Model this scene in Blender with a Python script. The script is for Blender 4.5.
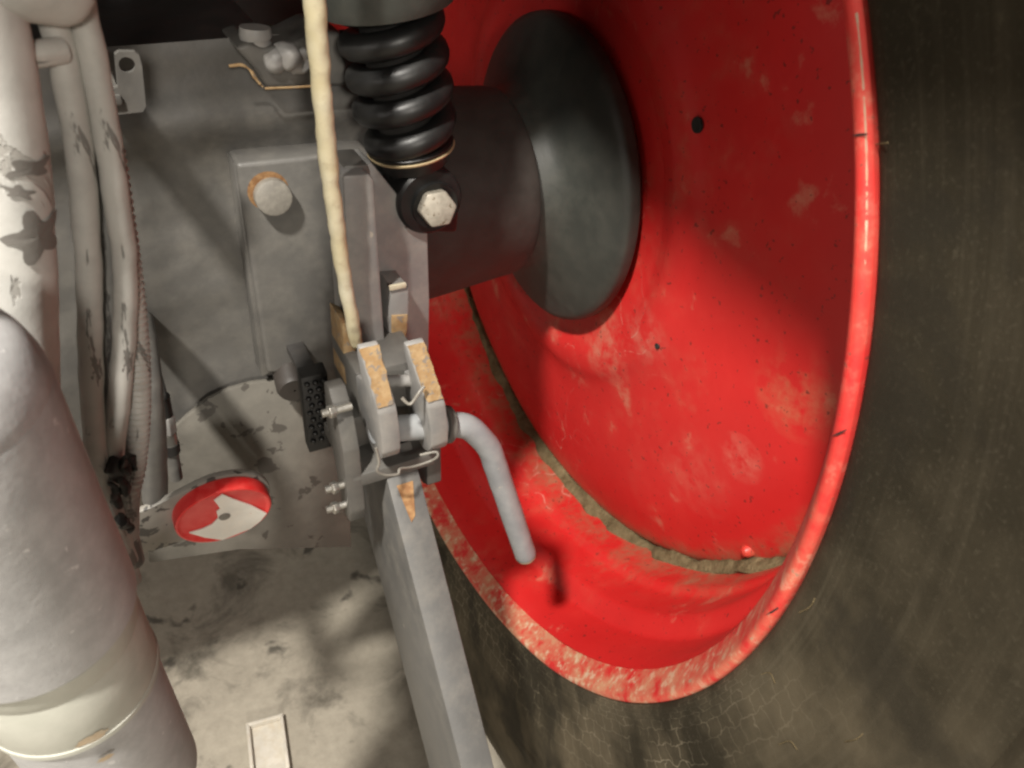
import bpy, bmesh, math, random
from mathutils import Vector, Matrix, noise
random.seed(7)
for o in list(bpy.data.objects): bpy.data.objects.remove(o)
S = bpy.context.scene
COL = S.collection

# ------------------------------------------------------------------ camera, light, exposure
YAW, PITCH, ROLL, FPX = 0.51601743, 0.65408245, 0.06510386, 800.0
CAMP = Vector((0, 0, 1.149))
fw = Vector((math.sin(YAW)*math.cos(PITCH), math.cos(YAW)*math.cos(PITCH), -math.sin(PITCH)))
rt = Vector((math.cos(YAW), -math.sin(YAW), 0)); up = rt.cross(fw)
rr = rt*math.cos(ROLL)+up*math.sin(ROLL); uu = up*math.cos(ROLL)-rt*math.sin(ROLL)
cam = bpy.data.cameras.new('camera'); camo = bpy.data.objects.new('camera', cam); COL.objects.link(camo)
cam.sensor_width = 36; cam.lens = 36*FPX/1024; cam.clip_start = .01; cam.clip_end = 60
camo.matrix_world = Matrix((( rr.x, uu.x, -fw.x, CAMP.x), (rr.y, uu.y, -fw.y, CAMP.y), (rr.z, uu.z, -fw.z, CAMP.z), (0, 0, 0, 1)))
cam.dof.use_dof = True; cam.dof.focus_distance = .66; cam.dof.aperture_fstop = 13.0
S.camera = camo
W = bpy.data.worlds.new('World'); S.world = W; W.use_nodes = True
bg = W.node_tree.nodes['Background']; bg.inputs[0].default_value = (1, .93, .84, 1); bg.inputs[1].default_value = .15
def lamp(name, loc, power, size, col):
    l = bpy.data.lights.new(name, 'POINT'); l.energy = power; l.shadow_soft_size = size; l.color = col
    o = bpy.data.objects.new(name, l); COL.objects.link(o); o.location = loc; return o
lamp('ceiling_lamp', (-.78, -.34, 2.77), 430, .085, (1, .95, .87))
lamp('side_fill', (-2.7, -.75, 1.75), 62, .35, (1, .94, .86))  # added fill without a known source, lifts the shaded upper wheel disc
lamp('far_fill', (-.55, -3.2, 2.25), 250, .22, (1, .93, .83))  # added soft fill from behind, brightens the floor and housing wall
S.view_settings.view_transform = 'Standard'; S.view_settings.look = 'None'
S.view_settings.exposure = 0.10; S.view_settings.gamma = 1
S.cycles.pixel_filter_type = 'BLACKMAN_HARRIS'; S.cycles.filter_width = 2.4
S.cycles.use_denoising = True

# ------------------------------------------------------------------ helpers
def at(px, py, **k):
    d = fw+rr*((px-512)/FPX)+uu*((384-py)/FPX)
    a, v = list(k.items())[0]; i = 'XYZ'.index(a)
    return CAMP+d*((v-CAMP[i])/d[i])
def mesh(name, bm, mat, parent=None, smooth=True, angle=35):
    me = bpy.data.meshes.new(name); bmesh.ops.recalc_face_normals(bm, faces=bm.faces[:]); bm.to_mesh(me); bm.free()
    o = bpy.data.objects.new(name, me); COL.objects.link(o)
    for m in (mat if isinstance(mat, (list, tuple)) else [mat]): me.materials.append(m)
    if parent: o.parent = parent
    if smooth:
        me.polygons.foreach_set('use_smooth', [True]*len(me.polygons))
        me.set_sharp_from_angle(angle=math.radians(angle))
    return o
def thing(name, label, cat, group=None, loc=(0, 0, 0)):
    o = bpy.data.objects.new(name, None); COL.objects.link(o); o.empty_display_size = .05
    return tag(o, label, cat, group)
def tag(o, label, cat, group=None, kind=None):
    if label: o['label'] = label
    if cat: o['category'] = cat
    if group: o['group'] = group
    if kind: o['kind'] = kind
    return o
def spline(pts, n=8):
    pts = [tuple(p) for p in pts]; P = [pts[0]]+pts+[pts[-1]]; out = []
    for i in range(1, len(P)-2):
        for k in range(n):
            t = k/n; a, b, c, d = P[i-1], P[i], P[i+1], P[i+2]
            out.append(tuple(.5*((2*b[j])+(-a[j]+c[j])*t+(2*a[j]-5*b[j]+4*c[j]-d[j])*t*t+(-a[j]+3*b[j]-3*c[j]+d[j])*t**3) for j in range(len(a))))
    out.append(pts[-1]); return out
def tube_bm(pts, rad, n=20, cap=True, bm=None, rough=0, freq=60, uvscale=1, dome=False):
    """pts: Vectors, rad: number or list. Sweeps a round section."""
    bm = bm or bmesh.new(); uvl = bm.loops.layers.uv.verify()
    P = [Vector(p[:3]) for p in pts]; R = rad if isinstance(rad, (list, tuple)) else [rad]*len(P)
    if dome:
        d = (P[-1]-P[-2]).normalized(); r0 = R[-1]; R = list(R)
        for f in (.35, .65, .87, .98): P.append(P[-1]*1); P[-1] = pts_end(P, d, r0, f); R.append(r0*math.sqrt(max(0, 1-f*f)))
    t0 = (P[1]-P[0]).normalized(); nn = t0.orthogonal().normalized(); rings = []; acc = 0; L = []
    for i, p in enumerate(P):
        t = (P[min(i+1, len(P)-1)]-P[max(i-1, 0)]).normalized()
        nn = (nn-t*nn.dot(t)).normalized(); b = t.cross(nn); ring = []
        if i: acc += (P[i]-P[i-1]).length
        L.append(acc)
        for k in range(n):
            a = 2*math.pi*k/n; dv = nn*math.cos(a)+b*math.sin(a); q = p+dv*R[i]
            if rough: q += dv*(noise.noise(q*freq)*rough)
            ring.append(bm.verts.new(q))
        rings.append(ring)
    for i in range(len(rings)-1):
        for k in range(n):
            f = bm.faces.new((rings[i][k], rings[i][(k+1) % n], rings[i+1][(k+1) % n], rings[i+1][k]))
            for l, (u, v) in zip(f.loops, ((k/n, L[i]), ((k+1)/n, L[i]), ((k+1)/n, L[i+1]), (k/n, L[i+1]))): l[uvl].uv = (u*uvscale, v)
    if cap:
        bm.faces.new(rings[0][::-1]); bm.faces.new(rings[-1])
    return bm
def pts_end(P, d, r0, f):
    base = pts_end.base if getattr(pts_end, 'key', None) == id(P) else None
    if base is None: pts_end.key = id(P); pts_end.base = P[-2].copy(); base = pts_end.base
    return base+d*(r0*f)
def lathe_bm(prof, origin, axis='X', n=96, bm=None, a0=0, a1=2*math.pi, wob=None):
    """prof: (along, radius) list; closed revolution round axis through origin."""
    bm = bm or bmesh.new(); uvl = bm.loops.layers.uv.verify(); O = Vector(origin); rings = []
    full = abs(a1-a0-2*math.pi) < 1e-6; m = n if full else n+1
    if isinstance(axis, str): A = Vector([(1, 0, 0), (0, 1, 0), (0, 0, 1)]['XYZ'.index(axis)])
    else: A = Vector(axis).normalized()
    if axis == 'X': e1, e2 = Vector((0, 1, 0)), Vector((0, 0, 1))
    else: e1 = A.orthogonal().normalized(); e2 = A.cross(e1)
    for j, (h, r) in enumerate(prof):
        ring = []
        for k in range(m):
            a = a0+(a1-a0)*k/n; q = O+A*h+(e1*math.cos(a)+e2*math.sin(a))*r
            if wob: q += wob(q, a, j)
            ring.append(bm.verts.new(q))
        rings.append(ring)
    for j in range(len(prof)-1):
        for k in range(n):
            k1 = (k+1) % m
            f = bm.faces.new((rings[j][k], rings[j][k1], rings[j+1][k1], rings[j+1][k]))
            for l, (u, v) in zip(f.loops, ((k/n, j), ((k+1)/n, j), ((k+1)/n, j+1), (k/n, j+1))): l[uvl].uv = (u, v/(len(prof)-1))
    return bm
def prism_bm(poly, vec, bevel=.001, seg=2, bm=None, hole=None):
    """poly: list of Vectors (planar), extruded along vec, edges bevelled."""
    b = bmesh.new(); vs = [b.verts.new(p) for p in poly]; f = b.faces.new(vs)
    r = bmesh.ops.extrude_face_region(b, geom=[f]); bmesh.ops.translate(b, vec=vec, verts=[v for v in r['geom'] if isinstance(v, bmesh.types.BMVert)])
    bmesh.ops.recalc_face_normals(b, faces=b.faces[:])
    if bevel: bmesh.ops.bevel(b, geom=b.edges[:], offset=bevel, segments=seg, affect='EDGES', profile=.5, clamp_overlap=True)
    if bm is None: return b
    me = bpy.data.meshes.new('x'); b.to_mesh(me); b.free(); bm.from_mesh(me); bpy.data.meshes.remove(me); return bm
def box_bm(c, s, bevel=.001, rot=None, bm=None):
    x, y, z = [v/2 for v in s]; M = rot or Matrix.Identity(3); c = Vector(c)
    P = [c+M@Vector(p) for p in ((-x, -y, -z), (x, -y, -z), (x, y, -z), (-x, y, -z))]
    return prism_bm(P, M@Vector((0, 0, 2*z)), bevel, 2, bm)
def hex_bm(c, axis, r, h, n=6, bev=.0012, bm=None, turn=0):
    A = Vector(axis).normalized(); e1 = A.orthogonal().normalized(); e2 = A.cross(e1); c = Vector(c)
    return prism_bm([c+(e1*math.cos(2*math.pi*k/n+turn)+e2*math.sin(2*math.pi*k/n+turn))*r for k in range(n)], A*h, bev, 2, bm)

# ------------------------------------------------------------------ materials
class M_:
    def __init__(s, name):
        s.m = bpy.data.materials.new(name); s.m.use_nodes = True; s.t = s.m.node_tree; s.N = s.t.nodes; s.L = s.t.links
        s.b = s.N['Principled BSDF']
    def n(s, typ, **k):
        x = s.N.new(typ)
        for a, v in k.items():
            if a.startswith('i_'): x.inputs[a[2:].replace('_', ' ')].default_value = v
            else: setattr(x, a, v)
        return x
    def coord(s, which='Object'):
        return s.n('ShaderNodeTexCoord').outputs[which]
    def noise(s, scale, detail=6, rough=.6, vec=None, dist=0):
        x = s.n('ShaderNodeTexNoise'); x.inputs['Scale'].default_value = scale; x.inputs['Detail'].default_value = detail
        x.inputs['Roughness'].default_value = rough; x.inputs['Distortion'].default_value = dist
        s.L.new(vec if vec is not None else s.coord(), x.inputs['Vector']); return x.outputs['Fac']
    def ramp(s, fac, stops):
        x = s.n('ShaderNodeValToRGB'); e = x.color_ramp.elements
        while len(e) < len(stops): e.new(.5)
        for el, (p, c) in zip(e, stops): el.position = p; el.color = (c, c, c, 1) if isinstance(c, (int, float)) else (*c, 1)
        s.L.new(fac, x.inputs[0]); return x.outputs['Color']
    def mix(s, fac, a, b):
        x = s.n('ShaderNodeMix', data_type='RGBA')
        for sock, v in ((0, fac), (6, a), (7, b)):
            if isinstance(v, bpy.types.NodeSocket): s.L.new(v, x.inputs[sock])
            elif isinstance(v, tuple): x.inputs[sock].default_value = (*v, 1)
            else: x.inputs[sock].default_value = v
        return x.outputs[2]
    def math(s, op, a, b=0.0, clamp=False):
        x = s.n('ShaderNodeMath', operation=op); x.use_clamp = clamp
        for i, v in enumerate((a, b)):
            if isinstance(v, bpy.types.NodeSocket): s.L.new(v, x.inputs[i])
            else: x.inputs[i].default_value = v
        return x.outputs[0]
    def xyz(s, vec=None):
        x = s.n('ShaderNodeSeparateXYZ'); s.L.new(vec if vec is not None else s.coord(), x.inputs[0]); return x.outputs
    def done(s, col, rough=.5, metal=0, bump=None, bstr=.3, bdist=.001, spec=None):
        for v, sock in ((col, 'Base Color'), (rough, 'Roughness'), (metal, 'Metallic')):
            if isinstance(v, bpy.types.NodeSocket): s.L.new(v, s.b.inputs[sock])
            elif isinstance(v, tuple): s.b.inputs[sock].default_value = (*v, 1)
            else: s.b.inputs[sock].default_value = v
        if spec is not None: s.b.inputs['Specular IOR Level'].default_value = spec
        if bump is not None:
            x = s.n('ShaderNodeBump'); x.inputs['Strength'].default_value = bstr; x.inputs['Distance'].default_value = bdist
            s.L.new(bump, x.inputs['Height']); s.L.new(x.outputs[0], s.b.inputs['Normal'])
        return s.m

def paint(name, base, dust=(.3, .27, .22), dustamt=.5, chips=0.0, chipcol=(.05, .045, .04), rough=.55, scale=1.0, bump=.25, metal=0):
    m = M_(name)
    c1 = m.noise(9*scale, 5, .6); c2 = m.noise(45*scale, 6, .65); c3 = m.noise(220*scale, 3, .6)
    d = tuple(v*.72 for v in base)
    col = m.mix(m.ramp(c1, [(.3, 0), (.7, 1)]), d, base)
    col = m.mix(m.math('MULTIPLY', m.ramp(c2, [(.42, 0), (.72, 1)]), dustamt), col, dust)
    if chips:
        k = m.noise(70*scale, 5, .55, dist=.4)
        col = m.mix(m.ramp(k, [(1-chips*.5-.18, 0), (1-chips*.5-.165, 1)]), col, chipcol)
    r = m.math('ADD', m.math('MULTIPLY', c2, .3), rough-.15)
    b = m.math('ADD', m.math('MULTIPLY', c2, .6), m.math('MULTIPLY', c3, .5))
    return m.done(col, r, metal, b, bump, .0012)

MAT = {}
MAT['grey'] = paint('grey_paint', (.108, .103, .095), (.165, .154, .134), .5, .0, rough=.5)
MAT['grey_light'] = paint('grey_paint_clean', (.27, .264, .256), (.36, .335, .30), .6, .2, (.36, .33, .28), rough=.45)
MAT['grey_dark'] = paint('dark_casting', (.045, .042, .04), (.09, .08, .07), .5, rough=.5)
MAT['trumpet'] = paint('axle_paint', (.034, .028, .024), (.05, .042, .036), .4, rough=.55)
MAT['hub'] = paint('hub_paint', (.044, .047, .041), (.078, .077, .064), .45, rough=.5)
MAT['silver'] = paint('silver_paint', (.455, .452, .451), (.54, .535, .53), .6, .28, (.58, .57, .56), rough=.5, scale=1.6)
MAT['chip'] = paint('bare_rubber', (.16, .15, .135), (.22, .2, .18), .4, rough=.7)
MAT['black'] = paint('black_enamel', (.009, .009, .009), (.02, .019, .017), .4, rough=.42, bump=.1)
MAT['blackmatte'] = paint('black_plastic', (.015, .014, .013), (.04, .036, .03), .4, rough=.6)
MAT['dark'] = paint('under_cab_dark', (.02, .019, .017), (.035, .032, .028), .5, rough=.8)
MAT['zinc'] = paint('zinc_bolt', (.34, .31, .255), (.46, .42, .35), .7, .42, (.16, .13, .09), rough=.5, scale=4, metal=.3)
MAT['steel'] = paint('bright_steel', (.5, .48, .44), (.3, .27, .22), .5, rough=.35, scale=3, metal=.8)
MAT['boltgrey'] = paint('bolt_paint', (.20, .185, .16), (.28, .26, .22), .5, rough=.5, scale=4)
MAT['rust'] = paint('rust', (.27, .13, .05), (.42, .26, .12), .8, .3, (.16, .07, .03), rough=.8, scale=4, bump=.4)
MAT['tan'] = paint('bare_rusty_steel', (.37, .23, .105), (.50, .37, .21), .8, .46, (.24, .20, .16), rough=.75, scale=3, bump=.35)
MAT['green'] = paint('collar_paint', (.47, .47, .41), (.54, .53, .47), .6, .0, rough=.45)
def mk_hose(name, a, b, dk, cover):
    m = M_(name); uv = m.coord('UV'); mp = m.n('ShaderNodeMapping'); m.L.new(uv, mp.inputs[0]); mp.inputs['Scale'].default_value = (4, 20, 1)
    n1 = m.noise(1.0, 5, .6, mp.outputs[0], .6); n2 = m.noise(60, 5, .6); n3 = m.noise(14, 3, .5)
    col = m.mix(m.ramp(n3, [(.35, 0), (.7, 1)]), a, b)
    col = m.mix(m.math('MULTIPLY', m.ramp(n2, [(.45, 0), (.75, 1)]), .4), col, tuple(v*.6 for v in a))
    k = m.ramp(n1, [(cover, 0), (cover+.025, 1)])
    col = m.mix(m.math('MULTIPLY', k, .85), col, dk)
    h = m.math('ADD', m.math('MULTIPLY', k, -.8), m.math('MULTIPLY', n2, .6))
    return m.done(col, .6, 0, h, .6, .0012)
MAT['hose'] = mk_hose('flaking_hose_wrap', (.36, .35, .325), (.48, .465, .43), (.12, .115, .105), .60)
MAT['hose2'] = mk_hose('flaking_hose_wrap_grey', (.19, .186, .175), (.27, .26, .24), (.08, .076, .07), .58)
MAT['pipe'] = mk_hose('peeling_paint', (.46, .45, .42), (.56, .55, .52), (.30, .285, .26), .58)
MAT['spot'] = paint('spotted_plate', (.115, .106, .09), (.155, .143, .12), .7, .42, (.05, .044, .036), rough=.7, scale=.7)
MAT['pin'] = paint('pin_paint', (.30, .31, .32), (.40, .40, .39), .5, .2, (.46, .42, .36), rough=.36)
MAT['link'] = paint('link_paint', (.115, .113, .109), (.18, .168, .148), .6, .2, (.33, .3, .25), rough=.5)
MAT['cream'] = paint('cream_wear', (.62, .56, .42), (.5, .42, .28), .5, rough=.6, scale=4)
MAT['orange'] = paint('rust_stain', (.50, .38, .25), (.46, .43, .34), .8, rough=.6, scale=4)
MAT['brass'] = paint('brass_line', (.55, .43, .25), (.5, .4, .25), .5, rough=.4, metal=.4)
MAT['white'] = paint('white_reflective', (.86, .83, .76), (.78, .7, .6), .4, .22, (.6, .4, .33), rough=.5, scale=3, bump=.1)
MAT['tray'] = paint('off_white_plastic', (.66, .62, .54), (.5, .43, .32), .6, rough=.5, scale=3)

def mk_rope():
    m = M_('cream_cord'); uv = m.coord('UV'); s = m.xyz(uv)
    k = m.noise(160, 4, .6); k2 = m.noise(40, 3, .5)
    tw = m.math('SINE', m.math('ADD', m.math('MULTIPLY', s[1], 700), m.math('MULTIPLY', s[0], 12.566)))
    col = m.mix(m.ramp(k2, [(.35, 0), (.7, 1)]), (.68, .60, .38), (.76, .71, .54))
    col = m.mix(m.ramp(k, [(.55, 0), (.8, .55)]), col, (.45, .36, .19))
    return m.done(col, .75, 0, m.math('ADD', m.math('MULTIPLY', tw, .06), k), .4, .0010)
MAT['rope'] = mk_rope()

def mk_rim(name, lip):
    m = M_(name); uv = m.xyz(m.coord('UV')); ob = m.xyz()
    n1 = m.noise(5, 5, .6); n2 = m.noise(26, 6, .65); n3 = m.noise(95, 5, .65); n4 = m.noise(300, 2, .5)
    col = m.mix(m.ramp(n1, [(.3, 0), (.7, 1)]), (.54, .016, .016), (.64, .025, .023))
    # thin dried dust in soft smears
    sm = m.math('MULTIPLY', m.ramp(n1, [(.5, 0), (.72, 1)]), m.ramp(n2, [(.46, 0), (.75, 1)]))
    col = m.mix(m.math('MULTIPLY', m.math('MULTIPLY', sm, m.ramp(n3, [(.40, .2), (.62, 1)])), .55), col, (.52, .23, .13))
    col = m.mix(m.math('MULTIPLY', m.ramp(n2, [(.62, 0), (.74, 1)]), .5), col, (.60, .28, .18))
    col = m.mix(m.math('MULTIPLY', m.ramp(n3, [(.72, 0), (.76, 1)]), .5), col, (.45, .12, .08))
    geo = m.n('ShaderNodeNewGeometry').outputs['Position']
    for (px, py), rad, st, cc in (((790, 400), .045, .6, (.46, .2, .1)), ((735, 462), .028, .4, (.62, .34, .24)), ((612, 345), .045, .55, (.58, .3, .2)), ((650, 330), .035, .4, (.6, .3, .22)), ((690, 480), .05, .2, (.6, .3, .2)), ((560, 320), .03, .5, (.5, .3, .2)), ((770, 140), .03, .25, (.4, .1, .07))):
        vd = m.n('ShaderNodeVectorMath', operation='DISTANCE'); m.L.new(geo, vd.inputs[0]); vd.inputs[1].default_value = at(px, py, X=.43)
        f = m.math('SUBTRACT', 1.0, m.math('DIVIDE', vd.outputs['Value'], rad), True)
        f = m.math('MULTIPLY', m.math('POWER', f, .6), m.ramp(m.math('ADD', m.math('MULTIPLY', n2, .55), m.math('MULTIPLY', n3, .45)), [(.44, 0), (.60, 1)]))
        col = m.mix(m.math('MULTIPLY', f, st), col, cc)
    rad_ = m.math('SQRT', m.math('ADD', m.math('POWER', m.math('SUBTRACT', ob[1], .67404), 2), m.math('POWER', m.math('SUBTRACT', ob[2], .82051), 2)))
    corner = m.math('SUBTRACT', 1.0, m.math('DIVIDE', m.math('ABSOLUTE', m.math('SUBTRACT', rad_, .437)), .032), True)
    inner = m.ramp(m.math('MULTIPLY', m.math('SUBTRACT', m.math('ADD', ob[0], m.math('MULTIPLY', m.math('SUBTRACT', n2, .5), .09)), .39), 10), [(.0, 0), (.75, 1)])
    corner = m.math('MULTIPLY', m.math('MULTIPLY', corner, inner), m.ramp(m.math('ADD', m.math('MULTIPLY', n2, .5), m.math('MULTIPLY', n3, .5)), [(.40, 0), (.58, 1)]))
    col = m.mix(m.math('MULTIPLY', corner, .8), col, (.26, .17, .09))
    ns = m.noise(13, 2, .4, dist=.8); ns2 = m.noise(4, 2, .5)
    scr = m.math('MULTIPLY', m.ramp(ns, [(.494, 0), (.499, 1), (.501, 1), (.506, 0)]), m.ramp(ns2, [(.52, 0), (.6, 1)]))
    scr = m.math('MULTIPLY', scr, m.ramp(n3, [(.45, 0), (.55, 1)]))
    col = m.mix(m.math('MULTIPLY', scr, .55), col, (.66, .36, .28))
    pit = m.ramp(m.noise(190, 3, .5), [(.67, 0), (.69, 1)])
    col = m.mix(m.math('MULTIPLY', pit, .7), col, (.10, .02, .015))
    if lip:
        low = m.ramp(m.math('SUBTRACT', 1.15, ob[2]), [(.25, .12), (.70, 1)])       # dust lies on the lower half of the lip
        w = m.ramp(m.math('ADD', m.math('MULTIPLY', n2, .6), m.math('MULTIPLY', n3, .4)), [(.40, 0), (.60, 1)])
        col = m.mix(m.math('MULTIPLY', m.math('MULTIPLY', w, low), .85), col, (.52, .36, .2))
        w2 = m.ramp(n3, [(.55, 0), (.62, 1)])
        col = m.mix(m.math('MULTIPLY', m.math('MULTIPLY', w2, low), .6), col, (.66, .50, .36))
    r = m.math('ADD', m.math('MULTIPLY', n2, .35), .52 if lip else .26)
    return m.done(col, r, 0, m.math('ADD', m.math('MULTIPLY', n2, .5), m.math('MULTIPLY', n4, .3)), .12, .002)
MAT['red'] = mk_rim('red_rim_paint', False); MAT['redlip'] = mk_rim('red_rim_lip', True)

def mk_tyre():
    m = M_('tyre_rubber'); ob = m.xyz(); uv = m.coord('UV')
    n1 = m.noise(4, 5, .6); n2 = m.noise(11, 6, .6); n3 = m.noise(130, 4, .6)
    low = m.ramp(m.math('SUBTRACT', 1.3, ob[2]), [(.28, .10), (.80, 1)])  # dust thins upward, and the darker top also paints in shade there
    col = m.mix(m.ramp(n1, [(.3, 0), (.75, 1)]), (.020, .0168, .0108), (.036, .0295, .019))
    du = m.math('MULTIPLY', m.ramp(m.math('ADD', m.math('MULTIPLY', n1, .5), m.math('MULTIPLY', n2, .5)), [(.43, .04), (.60, 1)]), low)
    col = m.mix(m.math('MULTIPLY', du, .75), col, (.165, .134, .088))
    # weather cracks: radial and ring-wise, dust caught in them
    mp = m.n('ShaderNodeMapping'); m.L.new(uv, mp.inputs[0]); mp.inputs['Scale'].default_value = (190, 58, 1)
    vo = m.n('ShaderNodeTexBrick'); m.L.new(mp.outputs[0], vo.inputs['Vector']); vo.inputs['Scale'].default_value = 1
    vo.inputs['Mortar Size'].default_value = .035; vo.offset = .37; vo.inputs['Brick Width'].default_value = 1.0; vo.inputs['Row Height'].default_value = 1.0
    wob = m.n('ShaderNodeVectorMath', operation='ADD'); nz = m.n('ShaderNodeTexNoise'); nz.inputs['Scale'].default_value = 1.1; nz.inputs['Detail'].default_value = 3
    m.L.new(mp.outputs[0], nz.inputs['Vector']); sc = m.n('ShaderNodeVectorMath', operation='SCALE'); sc.inputs['Scale'].default_value = .9
    m.L.new(nz.outputs['Color'], sc.inputs[0]); m.L.new(mp.outputs[0], wob.inputs[0]); m.L.new(sc.outputs[0], wob.inputs[1]); m.L.new(wob.outputs[0], vo.inputs['Vector'])
    crack = m.math('MULTIPLY', vo.outputs['Fac'], m.ramp(n2, [(.42, .0), (.60, 1)]))
    crack = m.math('MULTIPLY', crack, m.ramp(m.math('SUBTRACT', 1.3, ob[2]), [(.5, 0), (.72, 1)]))
    crack = m.math('MULTIPLY', m.math('MULTIPLY', crack, low), m.ramp(m.math('SQRT', m.math('ADD', m.math('POWER', m.math('SUBTRACT', ob[1], .67404), 2), m.math('POWER', m.math('SUBTRACT', ob[2], .82051), 2))), [(.545, 1), (.60, 0)]))
    col = m.mix(m.math('MULTIPLY', crack, .7), col, (.27, .23, .165))
    ms = m.n('ShaderNodeMapping'); m.L.new(uv, ms.inputs[0]); ms.inputs['Scale'].default_value = (9, 120, 1)
    st = m.noise(1.0, 6, .65, ms.outputs[0], .5); gr = m.noise(420, 3, .6)
    sk = m.math('MULTIPLY', m.ramp(st, [(.50, 0), (.66, 1)]), m.ramp(n1, [(.40, .15), (.62, 1)]))
    col = m.mix(m.math('MULTIPLY', sk, .28), col, (.115, .097, .068))
    col = m.mix(m.math('MULTIPLY', m.ramp(gr, [(.55, 0), (.75, 1)]), .35), col, (.10, .085, .06))
    blot = m.ramp(m.noise(7, 5, .55, dist=.6), [(.55, 0), (.60, 1)])
    col = m.mix(m.math('MULTIPLY', blot, .55), col, (.022, .019, .014))
    r = m.math('ADD', m.math('MULTIPLY', n2, .25), .55)
    h = m.math('ADD', m.math('MULTIPLY', n3, .2), m.math('ADD', m.math('MULTIPLY', crack, -.9), m.math('MULTIPLY', gr, .2)))
    return m.done(col, r, 0, h, .5, .0015, spec=.12)
MAT['tyre'] = mk_tyre()

def mk_mud():
    m = M_('dried_mud'); n2 = m.noise(60, 6, .7); n3 = m.noise(260, 5, .7)
    col = m.mix(m.ramp(n2, [(.3, 0), (.7, 1)]), (.10, .074, .036), (.25, .195, .108))
    return m.done(col, .95, 0, m.math('ADD', n2, n3), .9, .003, spec=.1)
MAT['mud'] = mk_mud()

def mk_floor():
    m = M_('stained_concrete'); n1 = m.noise(2.6, 6, .6); n2 = m.noise(8, 6, .65, dist=.5); n3 = m.noise(55, 5, .7); n4 = m.noise(14, 4, .5, dist=.3)
    col = m.mix(m.ramp(n1, [(.3, 0), (.7, 1)]), (.28, .25, .20), (.43, .39, .315))
    col = m.mix(m.math('MULTIPLY', m.ramp(n2, [(.52, 0), (.66, 1)]), .75), col, (.055, .048, .036))
    col = m.mix(m.math('MULTIPLY', m.ramp(n4, [(.63, 0), (.68, 1)]), .8), col, (.035, .031, .025))
    col = m.mix(m.math('MULTIPLY', m.ramp(n3, [(.35, 0), (.7, 1)]), .3), col, (.12, .105, .08))
    return m.done(col, m.math('ADD', m.math('MULTIPLY', n2, -.4), .95), 0, m.math('ADD', n3, n2), .3, .003)
MAT['floor'] = mk_floor()

def mk_lens():
    m = M_('red_reflector'); n = m.noise(140, 4, .6)
    col = m.mix(m.ramp(n, [(.4, 0), (.75, 1)]), (.62, .02, .02), (.68, .07, .06))
    return m.done(col, .35, 0, n, .15, .001)
MAT['lens'] = mk_lens()

# ------------------------------------------------------------------ the floor
bm = bmesh.new(); g = 12
v = [bm.verts.new(p) for p in ((-g, -g, 0), (g, -g, 0), (g, g, 0), (-g, g, 0))]; bm.faces.new(v)
tag(mesh('floor', bm, MAT['floor'], smooth=False), 'stained bare concrete workshop floor under the tractor', None, kind='structure')

# ------------------------------------------------------------------ wheel
C = Vector((.29299, .67404, .82051))
def smoothprof(p, n=5): return spline(p, n)
wheel = thing('tractor_wheel', 'big tractor rear wheel with red steel rim and dusty black tyre', 'wheel')
tp = smoothprof([(.014, .492), (.003, .5005), (-.001, .507), (-.004, .522), (-.010, .56), (-.018, .61), (-.022, .655), (-.020, .70), (-.010, .745), (.01, .785), (.06, .808), (.14, .8175), (.24, .8205), (.34, .8175), (.42, .808), (.47, .785), (.502, .745), (.516, .70), (.518, .655), (.51, .61), (.49, .55), (.47, .503), (.455, .497)], 5)
def tw(q, a, j):
    d = noise.noise(Vector((q.y*2.2, q.z*2.2, j*.05)))*.0035 + noise.noise(q*14)*.0008
    return Vector((-d if q.x < .5 else d, 0, 0))
tyre = mesh('tyre', lathe_bm(tp, C, 'X', 220, wob=tw), MAT['tyre'], wheel)
# soft raised band on the sidewall
for r0, dx in ((.640, -.0212),):
    mesh('sidewall_band', lathe_bm(spline([(dx+.003, r0-.016), (dx-.0008, r0-.009), (dx-.0018, r0), (dx-.0012, r0+.009), (dx+.003, r0+.016)], 4), C, 'X', 200, wob=tw), MAT['tyre'], tyre)
lip = smoothprof([(.022, .4960), (.010, .4990), (.002, .5000), (-.0026, .4990), (-.0040, .4965), (-.0032, .4930), (.001, .4890), (.008, .4835), (.016, .4775)], 4)
mesh('rim_flange', lathe_bm(lip, C, 'X', 240, wob=lambda q, a, j: Vector((noise.noise(q*9)*.0012, 0, 0))), MAT['redlip'], wheel)
bar = smoothprof([(.016, .4775), (.03, .4735), (.056, .4712), (.066, .4695), (.073, .4600), (.080, .4535), (.090, .4520), (.112, .4510), (.121, .4495), (.128, .4440), (.140, .4425), (.185, .4415), (.24, .4415), (.32, .445), (.40, .465), (.455, .477), (.468, .499)], 4)
mesh('rim_barrel', lathe_bm(bar, C, 'X', 240), MAT['red'], wheel)
dsc = smoothprof([(.184, .4410), (.176, .434), (.168, .420), (.160, .400), (.150, .372), (.143, .335), (.139, .29), (.1365, .25), (.133, .228), (.1275, .212), (.1265, .195), (.130, .180), (.132, .165), (.132, .10), (.132, .03)], 4)
disc = mesh('wheel_disc', lathe_bm(dsc, C, 'X', 240, wob=lambda q, a, j: Vector((noise.noise(q*6)*.002, 0, 0))), MAT['red'], wheel)
def mudw(q, a, j):
    c = Vector((q.x, C.y, C.z)); d = (q-c).normalized()
    s = -.0045+noise.noise(q*7)*.011+noise.noise(q*18)*.007+noise.noise(q*45)*.004+noise.noise(q*110)*.0015
    s *= -1
    return d*s+Vector((noise.noise(q*30+Vector((5, 1, 2)))*.006, 0, 0))
mud = smoothprof([(.192, .450), (.168, .4460), (.162, .4430), (.163, .4385), (.167, .4345), (.172, .4305), (.178, .430), (.192, .437)], 3)
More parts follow.
